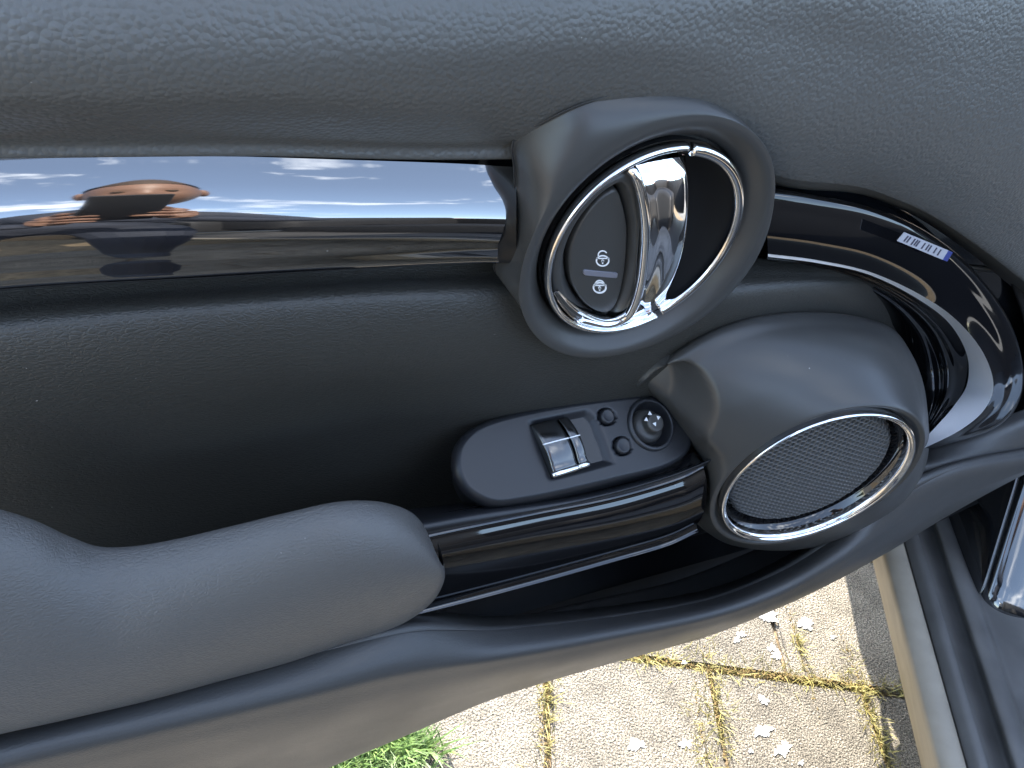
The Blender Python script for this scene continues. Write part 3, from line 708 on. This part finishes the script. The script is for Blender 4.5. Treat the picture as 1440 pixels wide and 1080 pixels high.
boxm('seat_backrest', (r0+.25, s0-1.6, .4), (r0+.85, s0-1.25, 1.02), M_rubber, body, .06, car_m)

# ------------------------------------------------------------------ GROUND
M_sand = mat('joint_soil', (.26, .19, .11), .95, bump=[('noise', 200, .8, .004)], var=(60, .6, 1.5))
pm = mat('paver_concrete', (.35, .305, .24), .9, bump=[('noise', 380, 1.0, .004), ('pebble', 380, .8, .0025)], var=(420, .35, 1.6))
t_ = pm.node_tree; oi = t_.nodes.new('ShaderNodeObjectInfo'); hv = t_.nodes.new('ShaderNodeHueSaturation'); mr_ = t_.nodes.new('ShaderNodeMapRange'); mr_.inputs[3].default_value = .82; mr_.inputs[4].default_value = 1.12
ln = t_.nodes['Principled BSDF'].inputs['Base Color'].links[0].from_socket
n9 = t_.nodes.new('ShaderNodeTexNoise'); n9.inputs['Scale'].default_value = 22; n9.inputs['Detail'].default_value = 5; m9 = t_.nodes.new('ShaderNodeMapRange'); m9.inputs[1].default_value = .35; m9.inputs[2].default_value = .6; m9.inputs[3].default_value = .72; m9.inputs[4].default_value = 1.08
q9 = t_.nodes.new('ShaderNodeMath'); q9.operation = 'MULTIPLY'; tc9 = t_.nodes.new('ShaderNodeTexCoord')
t_.links.new(tc9.outputs['Object'], n9.inputs['Vector']); t_.links.new(n9.outputs[0], m9.inputs[0])
t_.links.new(oi.outputs['Random'], mr_.inputs[0]); t_.links.new(mr_.outputs[0], q9.inputs[0]); t_.links.new(m9.outputs[0], q9.inputs[1]); t_.links.new(q9.outputs[0], hv.inputs['Value'])
t_.links.new(ln, hv.inputs['Color']); t_.links.new(hv.outputs[0], t_.nodes['Principled BSDF'].inputs['Base Color'])
M_far = mat('gravel_ground', (.20, .185, .16), .95, bump=[('noise', 30, .6, .02)], var=(6, .8, 1.2))
g = ob('joint_sand', [(-2.4, -2.4, -.0065), (2.6, -2.4, -.0065), (2.6, 2, -.0065), (-2.4, 2, -.0065)], [(0, 1, 2, 3)], M_sand, smooth=False, kind='structure')
# pavers in running bond, aligned with the car
O = PZ(1000, 940, 0); o_r, o_s = O.dot(CR), O.dot(CF)
CU = PZ(1200, 961, 0)-PZ(945, 926, 0); CU = nrm(CU); CV = V(-CU[1], CU[0], 0)
o_r, o_s = O.dot(CU), O.dot(CV); pw = PZ(1213, 962, 0).dot(CU)-o_r
PWd = pw; PLn = pw*1.0
vb = bpy.data.meshes.new('paver')
bm = bmesh.new(); nx = 12
hw, hl = PWd/2-.0028, PLn/2-.0028
bmesh.ops.create_cube(bm, size=1)
for v in bm.verts: v.co = Vector((v.co[0]*2*hw, v.co[1]*2*hl, v.co[2]*.06-.03))
bmesh.ops.bevel(bm, geom=[e for e in bm.edges if all(v.co.z > -.001 for v in e.verts)], offset=.004, segments=2, affect='EDGES')
bm.to_mesh(vb); bm.free(); vb.materials.append(pm)
pav = bpy.data.objects.new('paving', None); COL.objects.link(pav); pav['kind'] = 'structure'
pav['label'] = 'beige and grey concrete pavers with weeds in their joints below the car door'
cnt = 0
for j in range(-4, 5):
    for i in range(-10, 5):
        r = o_r+(i+.5)*PWd+(PWd*.5 if j % 2 == 1 else 0); s = o_s+(j-.5)*PLn
        c = CU*r+CV*s
        o = bpy.data.objects.new('paver', vb); COL.objects.link(o); o.parent = pav
        o.location = (c[0], c[1], random.uniform(-.0006, .0006)); o.rotation_euler = (random.uniform(-.0015, .0015), random.uniform(-.0015, .0015), math.atan2(CU[1], CU[0])+random.uniform(-.008, .008)); cnt += 1
far = ob('ground', [tuple(CR*a+CF*b+V(0, 0, -.03)) for a, b in ((-300, -300), (300, -300), (300, 300), (-300, 300))], [(0, 1, 2, 3)], M_far, smooth=False, kind='structure')
# grass tufts along the joints
gm1 = mat('weed_yellow', (.34, .29, .09), .6, var=(40, .6, 1.3)); gm2 = mat('grass_green', (.13, .21, .05), .55, var=(40, .6, 1.4))
def blades(name, spots, mt, hmin, hmax, label, wid=.0012):
    VV = []; F = []
    for (x, y, n, rad, stretch) in spots:
        c0 = PZ(x, y, 0)
        for _ in range(n):
            a = random.gauss(0, rad); b = random.gauss(0, rad)
            d = CV if stretch == 'f' else CU; e = CU if stretch == 'f' else CV
            base = c0+d*a*2.2+e*b*.45+V(0, 0, -.008); h = random.uniform(hmin, hmax); t = random.uniform(0, TW)
            ld = V(math.cos(t), math.sin(t), 0); s = V(-ld[1], ld[0], 0)*wid*random.uniform(.6, 1.3); bend = random.uniform(.2, 1.3)
            k0 = len(VV)
            for q, ww in ((0, 1), (.4, .9), (.75, .6), (1, .05)):
                pt = base+ld*(bend*h*q*q)+V(0, 0, h*q*(1-.35*q*bend)); VV += [pt-s*ww, pt+s*ww]
            F += [(k0+2*m_, k0+2*m_+1, k0+2*m_+3, k0+2*m_+2) for m_ in range(3)]
    return ob(name, VV, F, mt, None, kind='stuff', label=label)
ysp = [(903, 925, 260, .014, 'r'), (770, 965, 220, .016, 'f'), (763, 1050, 120, .02, 'f'), (1005, 985, 330, .024, 'f'), (990, 1050, 330, .024, 'f'), (1035, 945, 160, .016, 'r'), (1100, 950, 120, .025, 'r'), (1180, 960, 160, .02, 'r'),
       (1215, 985, 330, .02, 'f'), (1238, 1050, 330, .02, 'f'), (1122, 905, 160, .008, 'f'), (1150, 955, 130, .012, 'r'), (1270, 968, 130, .010, 'r')]
blades('joint_weeds', ysp, gm1, .006, .024, 'yellowish weeds growing in the joints of the pavers', .0007)
blades('grass_clump', [(535, 1052, 700, .013, 'r'), (480, 1080, 900, .018, 'r')], gm2, .02, .05, 'bright green grass clump under the lower edge of the door', .0013)
# crumbs of moss and grit in the joints
VV = []; F = []
for (x, y, n, rad, st) in ysp:
    c0 = PZ(x, y, 0); d, e = (CV, CU) if st == 'f' else (CU, CV)
    for _ in range(240):
        c = c0+d*random.gauss(0, .05)+e*random.gauss(0, .0022)+V(0, 0, random.uniform(-.006, .001)); r = random.uniform(.0008, .0025); k0 = len(VV)
        VV += [c+V(r, 0, 0), c+V(-r*.5, r*.8, 0), c+V(-r*.5, -r*.8, 0), c+V(0, 0, r)]; F += [(0+k0, 1+k0, 3+k0), (1+k0, 2+k0, 3+k0), (2+k0, 0+k0, 3+k0)]
gm3 = mat('moss', (.26, .18, .07), .9)
ob('moss_crumbs', VV, F, gm3, None, kind='stuff', label='brown moss and grit filling the joints between the pavers')
# white lichen spots
gl = mat('lichen_white', (.62, .61, .58), .9)
VV = []; F = []
for (x, y, r) in ((1081, 865, 15), (1040, 895, 8), (1088, 916, 11), (1130, 875, 12), (1168, 897, 6), (962, 933, 6), (897, 1046, 15), (962, 1044, 10), (1073, 1025, 15), (1100, 1053, 13), (1073, 985, 8), (1055, 1060, 6), (1130, 1075, 7), (935, 1062, 4), (915, 985, 4), (790, 970, 5)):
    for _ in range(3 if r > 7 else 1):
        cx, cy = x+random.gauss(0, r*.3), y+random.gauss(0, r*.3); n = 26; k0 = len(VV); ph = [random.uniform(0, 6.28) for _ in range(4)]
        for k in range(n):
            t = TW*k/n; q = r*.54*(1+.28*math.sin(3*t+ph[0])+.22*math.sin(5*t+ph[1])+.2*math.sin(9*t+ph[2])+random.uniform(-.12, .12))
            VV.append(PZ(cx+q*math.cos(t), cy+q*.85*math.sin(t), .0014))
        VV.append(PZ(cx, cy, .0018)); F += [(k0+k, k0+(k+1) % n, k0+n) for k in range(n)]
ob('lichen_spots', VV, F, gl, None, smooth=False, kind='stuff', label='white lichen spots scattered on the sunlit pavers')

# ------------------------------------------------------------------ what the gloss and the chrome reflect
M_wall = mat('house_render', (.55, .5, .42), .9); M_roof = mat('roof_tile', (.42, .16, .09), .8, var=(3, .8, 1.2)); M_win = mat('window_glass', (.03, .04, .05), .1)
M_leaf = mat('tree_leaves', (.045, .075, .03), .8, var=(2, .6, 1.4)); M_bark = mat('bark', (.09, .07, .05), .9)
def house(cx, cy, wx, dy, h, rot, label):
    o = empty('house', (cx, cy, 0), label, 'house', 'houses reflected in the trim')
    m_ = Matrix.Translation((cx, cy, 0)) @ Matrix.Rotation(rot, 4, 'Z')
    boxm('wall', (-wx/2, -dy/2, 0), (wx/2, dy/2, h), M_wall, o, .02, m_, smooth=False)
    rv = [(-wx/2-.4, -dy/2-.4, h-.1), (wx/2+.4, -dy/2-.4, h-.1), (wx/2+.4, dy/2+.4, h-.1), (-wx/2-.4, dy/2+.4, h-.1), (-wx/2-.4, 0, h+dy*.4), (wx/2+.4, 0, h+dy*.4)]
    ob('roof', [m_ @ Vector(v) for v in rv], [(0, 1, 5, 4), (2, 3, 4, 5), (1, 2, 5), (3, 0, 4), (3, 2, 1, 0)], M_roof, o, smooth=False)
    for k in range(4):
        for zz in (1, 3.6):
            for sy in (-1, 1):
                x0 = -wx/2+wx*(k+.3)/4
                boxm('window', (x0, sy*dy/2-.04, zz), (x0+wx*.11, sy*dy/2+.04, zz+1.3), M_win, o, 0, m_, smooth=False)
house(-22, -48, 13, 8, 5.5, .1, 'cream house with orange tiled roof left of the reflected photographer')
house(20, -55, 12, 8, 5.5, -.15, 'cream house with orange tiled roof right of the reflected photographer')
def tree(cx, cy, h, r, label):
    o = empty('tree', (cx, cy, 0), label, 'tree', 'trees reflected in the paint')
    tube('trunk', np.array([V(cx, cy, 0), V(cx+.1, cy, h*.3), V(cx, cy+.1, h*.6)]), h*.02, M_bark, o, seg=10)
    VV = []; F = []
    for _ in range(2600):
        z = random.uniform(.15, 1); rad = r*(1.05-z)**.7*random.uniform(.5, 1); t = random.uniform(0, TW)
        c = V(cx+rad*math.cos(t), cy+rad*math.sin(t), z*h); k0 = len(VV)
        a = rng.normal(size=3); a = nrm(a)*.24; b = nrm(np.cross(a, rng.normal(size=3)))*.2
        VV += [c-a, c+b, c+a, c-b]; F.append((k0, k0+1, k0+2, k0+3))
    ob('crown', VV, F, M_leaf, o, smooth=False)
k = 0
for x, y, h, r in ((-4, -42, 7, 2.4), (38, -33, 11, 3), (46, -20, 10, 3), (34, -44, 10, 3), (-40, -30, 9, 3), (-44, -12, 9, 3), (8, -38, 5, 2.2)):
    tree(x, y, h, r, ['small conifer between the two houses', 'tall conifer reflected in the pillar paint', 'second conifer reflected in the pillar paint', 'conifer beside the right hand house', 'tree left of the cream house', 'tree at the far left of the forecourt', 'low bushy tree in front of the right hand house'][k]); k += 1

# photographer: one skinned body, seen only mirrored in the gloss strip and the chrome
M_skin = mat('skin', (.26, .14, .09), .5); M_shirt = mat('navy_shirt', (.03, .035, .05), .8); M_hair = mat('brown_hair', (.06, .035, .02), .7); M_jean = mat('jeans', (.03, .04, .07), .9)
PB = V(-.08, -.62, 0)                          # feet
per = empty('person', tuple(PB), 'photographer in a dark shirt holding up a phone, mirrored in the gloss strip', 'person')
def skin(name, joints, edges, mt, par, sub=2):
    me = bpy.data.meshes.new(name); me.from_pydata([tuple(np.array(j[:3])+PB-np.array(par.location)*1) for j in joints], edges, [])
    o = bpy.data.objects.new(name, me); COL.objects.link(o); o.parent = par; me.materials.append(mt)
    o.modifiers.new('skin', 'SKIN'); sv_ = me.skin_vertices[0].data
    for i, j in enumerate(joints):
        r = j[3]; sv_[i].radius = (r, r) if not isinstance(r, tuple) else r
    sv_[0].use_root = True
    s = o.modifiers.new('sub', 'SUBSURF'); s.levels = sub; s.render_levels = sub
    return o
# camera sits at CAM; the person's local frame: y towards the door
cl = CAM-PB
ph = cl-V(0, .03, 0)+V(*(cam_back*.012))
hr, hl_ = cl+cam_right*.064-cam_up*.095+cam_back*.012, cl-cam_right*.026-cam_up*.115+cam_back*.012
J = [(0, -.12, .74, .13), (.01, -.10, .86, .12), (.03, -.10, .90, .12), (.05, -.08, .97, .085), (.07, -.05, 1.02, .055), (.09, -.03, 1.07, .05),
     (.22, -.09, .93, .055), (.29, .02, .82, .045), (.22, .20, .78, .034), (*hr+V(.01, -.03, -.03), .026),
     (-.12, -.09, .93, .055), (-.23, .02, .82, .045), (-.18, .20, .78, .034), (*hl_+V(-.01, -.03, -.03), .026),
     (.10, -.11, .66, .09), (.11, .0, .48, .062), (.11, -.03, .09, .045), (.12, .10, .04, .035),
     (-.10, -.11, .66, .09), (-.11, .0, .48, .062), (-.11, -.03, .09, .045), (-.12, .10, .04, .035)]
E = [(0, 1), (1, 2), (2, 3), (3, 4), (4, 5), (3, 6), (6, 7), (7, 8), (8, 9), (3, 10), (10, 11), (11, 12), (12, 13), (0, 14), (14, 15), (15, 16), (16, 17), (0, 18), (18, 19), (19, 20), (20, 21)]
skin('body', J, E, M_shirt, per)
for hc, sg in ((hr, 1), (hl_, -1)):
    js = [(*hc+V(.01*sg, -.03, -.03), .022), (*hc+V(.008*sg, -.02, .0), .024), (*hc+V(.004*sg, -.018, .03), .022)]; es = [(0, 1), (1, 2)]
    for f in range(4):
        b = hc+V(.002*sg, -.012, -.014+f*.019); L = [.026, .031, .029, .022][f]; k0 = len(js)
        js += [(*b, .0085), (*b+V(-.004*sg, .018, .002), .008), (*b+V(-.018*sg, .024, .003), .007), (*b+V(-(.018+L*.5)*sg, .018, .003), .006)]
        es += [(1 if f < 2 else 2, k0), (k0, k0+1), (k0+1, k0+2), (k0+2, k0+3)]
    k0 = len(js); js += [(*hc+V(.0, -.03, .01), .010), (*hc+V(-.02*sg, -.032, .02), .0085), (*hc+V(-.035*sg, -.028, .024), .007)]; es += [(1, k0), (k0, k0+1), (k0+1, k0+2)]
    skin('hand', js, es, M_skin, per, 1)
# head
bm = bmesh.new(); bmesh.ops.create_uvsphere(bm, u_segments=40, v_segments=28, radius=1)
hc = V(.11, .03, 1.155)
for v in bm.verts:
    x, y, z = v.co
    X = x*.076; Y = y*.095; Z = z*.118
    if z < 0: X *= 1-.28*z*z; Y = Y*(1-.12*z*z)+.012*(-z)
    f = max(0, y)
    Y += .020*math.exp(-((x/.16)**2+((z+.12)/.2)**2))*f         # nose
    Y -= .010*(math.exp(-(((x-.4)/.18)**2+((z-.1)/.12)**2))+math.exp(-(((x+.4)/.18)**2+((z-.1)/.12)**2)))*f
    Y += .006*math.exp(-((x/.3)**2+((z+.48)/.07)**2))*f - .006*math.exp(-((x/.3)**2+((z+.55)/.03)**2))*f
    v.co = Vector((X, Y, Z))
bm.transform(Matrix.Translation(Vector(hc+PB)) @ Matrix.Rotation(R_(-25), 4, 'X'))
vs = [v.co[:] for v in bm.verts]; fs = [[v.index for v in f.verts] for f in bm.faces]; bm.free()
hdp = ob('head', vs, fs, M_skin, per)
bm = bmesh.new(); bmesh.ops.create_uvsphere(bm, u_segments=32, v_segments=20, radius=1)
for v in bm.verts: v.co = Vector((v.co.x*.081, v.co.y*.098-.010, v.co.z*.118+.012))
bmesh.ops.delete(bm, geom=[v for v in bm.verts if v.co.z < .045-(-v.co.y)*.9 and v.co.z < .08 and v.co.y > -.05 or v.co.z < -.04], context='VERTS')
bm.transform(Matrix.Translation(Vector(hc+PB)) @ Matrix.Rotation(R_(-25), 4, 'X'))
vs = [v.co[:] for v in bm.verts]; fs = [[v.index for v in f.verts] for f in bm.faces]; bm.free()
ob('hair', vs, fs, M_hair, per)
for sg in (-1, 1):
    bm = bmesh.new(); bmesh.ops.create_uvsphere(bm, u_segments=12, v_segments=10, radius=1)
    for v in bm.verts: v.co = Vector((v.co.x*.010+sg*.078, v.co.y*.018-.01, v.co.z*.032))
    bm.transform(Matrix.Translation(Vector(hc+PB)) @ Matrix.Rotation(R_(-25), 4, 'X'))
    vs = [v.co[:] for v in bm.verts]; fs = [[v.index for v in f.verts] for f in bm.faces]; bm.free()
    ob('ear', vs, fs, M_skin, hdp)
    bm = bmesh.new(); bmesh.ops.create_uvsphere(bm, u_segments=12, v_segments=10, radius=.0095)
    bm.transform(Matrix.Translation(Vector(hc+PB)) @ Matrix.Rotation(R_(-25), 4, 'X') @ Matrix.Translation((sg*.031, .078, .012)))
    vs = [v.co[:] for v in bm.verts]; fs = [[v.index for v in f.verts] for f in bm.faces]; bm.free()
    ob('eye', vs, fs, M_hair, hdp)
pho = empty('phone', tuple(CAM+cam_back*.02), 'dark smartphone held by the photographer, behind the viewpoint', 'phone')
mt_ = Matrix.Translation(Vector(CAM+cam_back*.016)) @ M.to_3x3().to_4x4()
boxm('phone_case', (-.015, -.13, -.004), (.057, .016, .004), M_rubber, pho, .003, mt_)
boxm('phone_screen', (-.012, -.126, .0035), (.054, .012, .0046), M_win, pho, .0004, mt_)
bpy.context.view_layer.update()
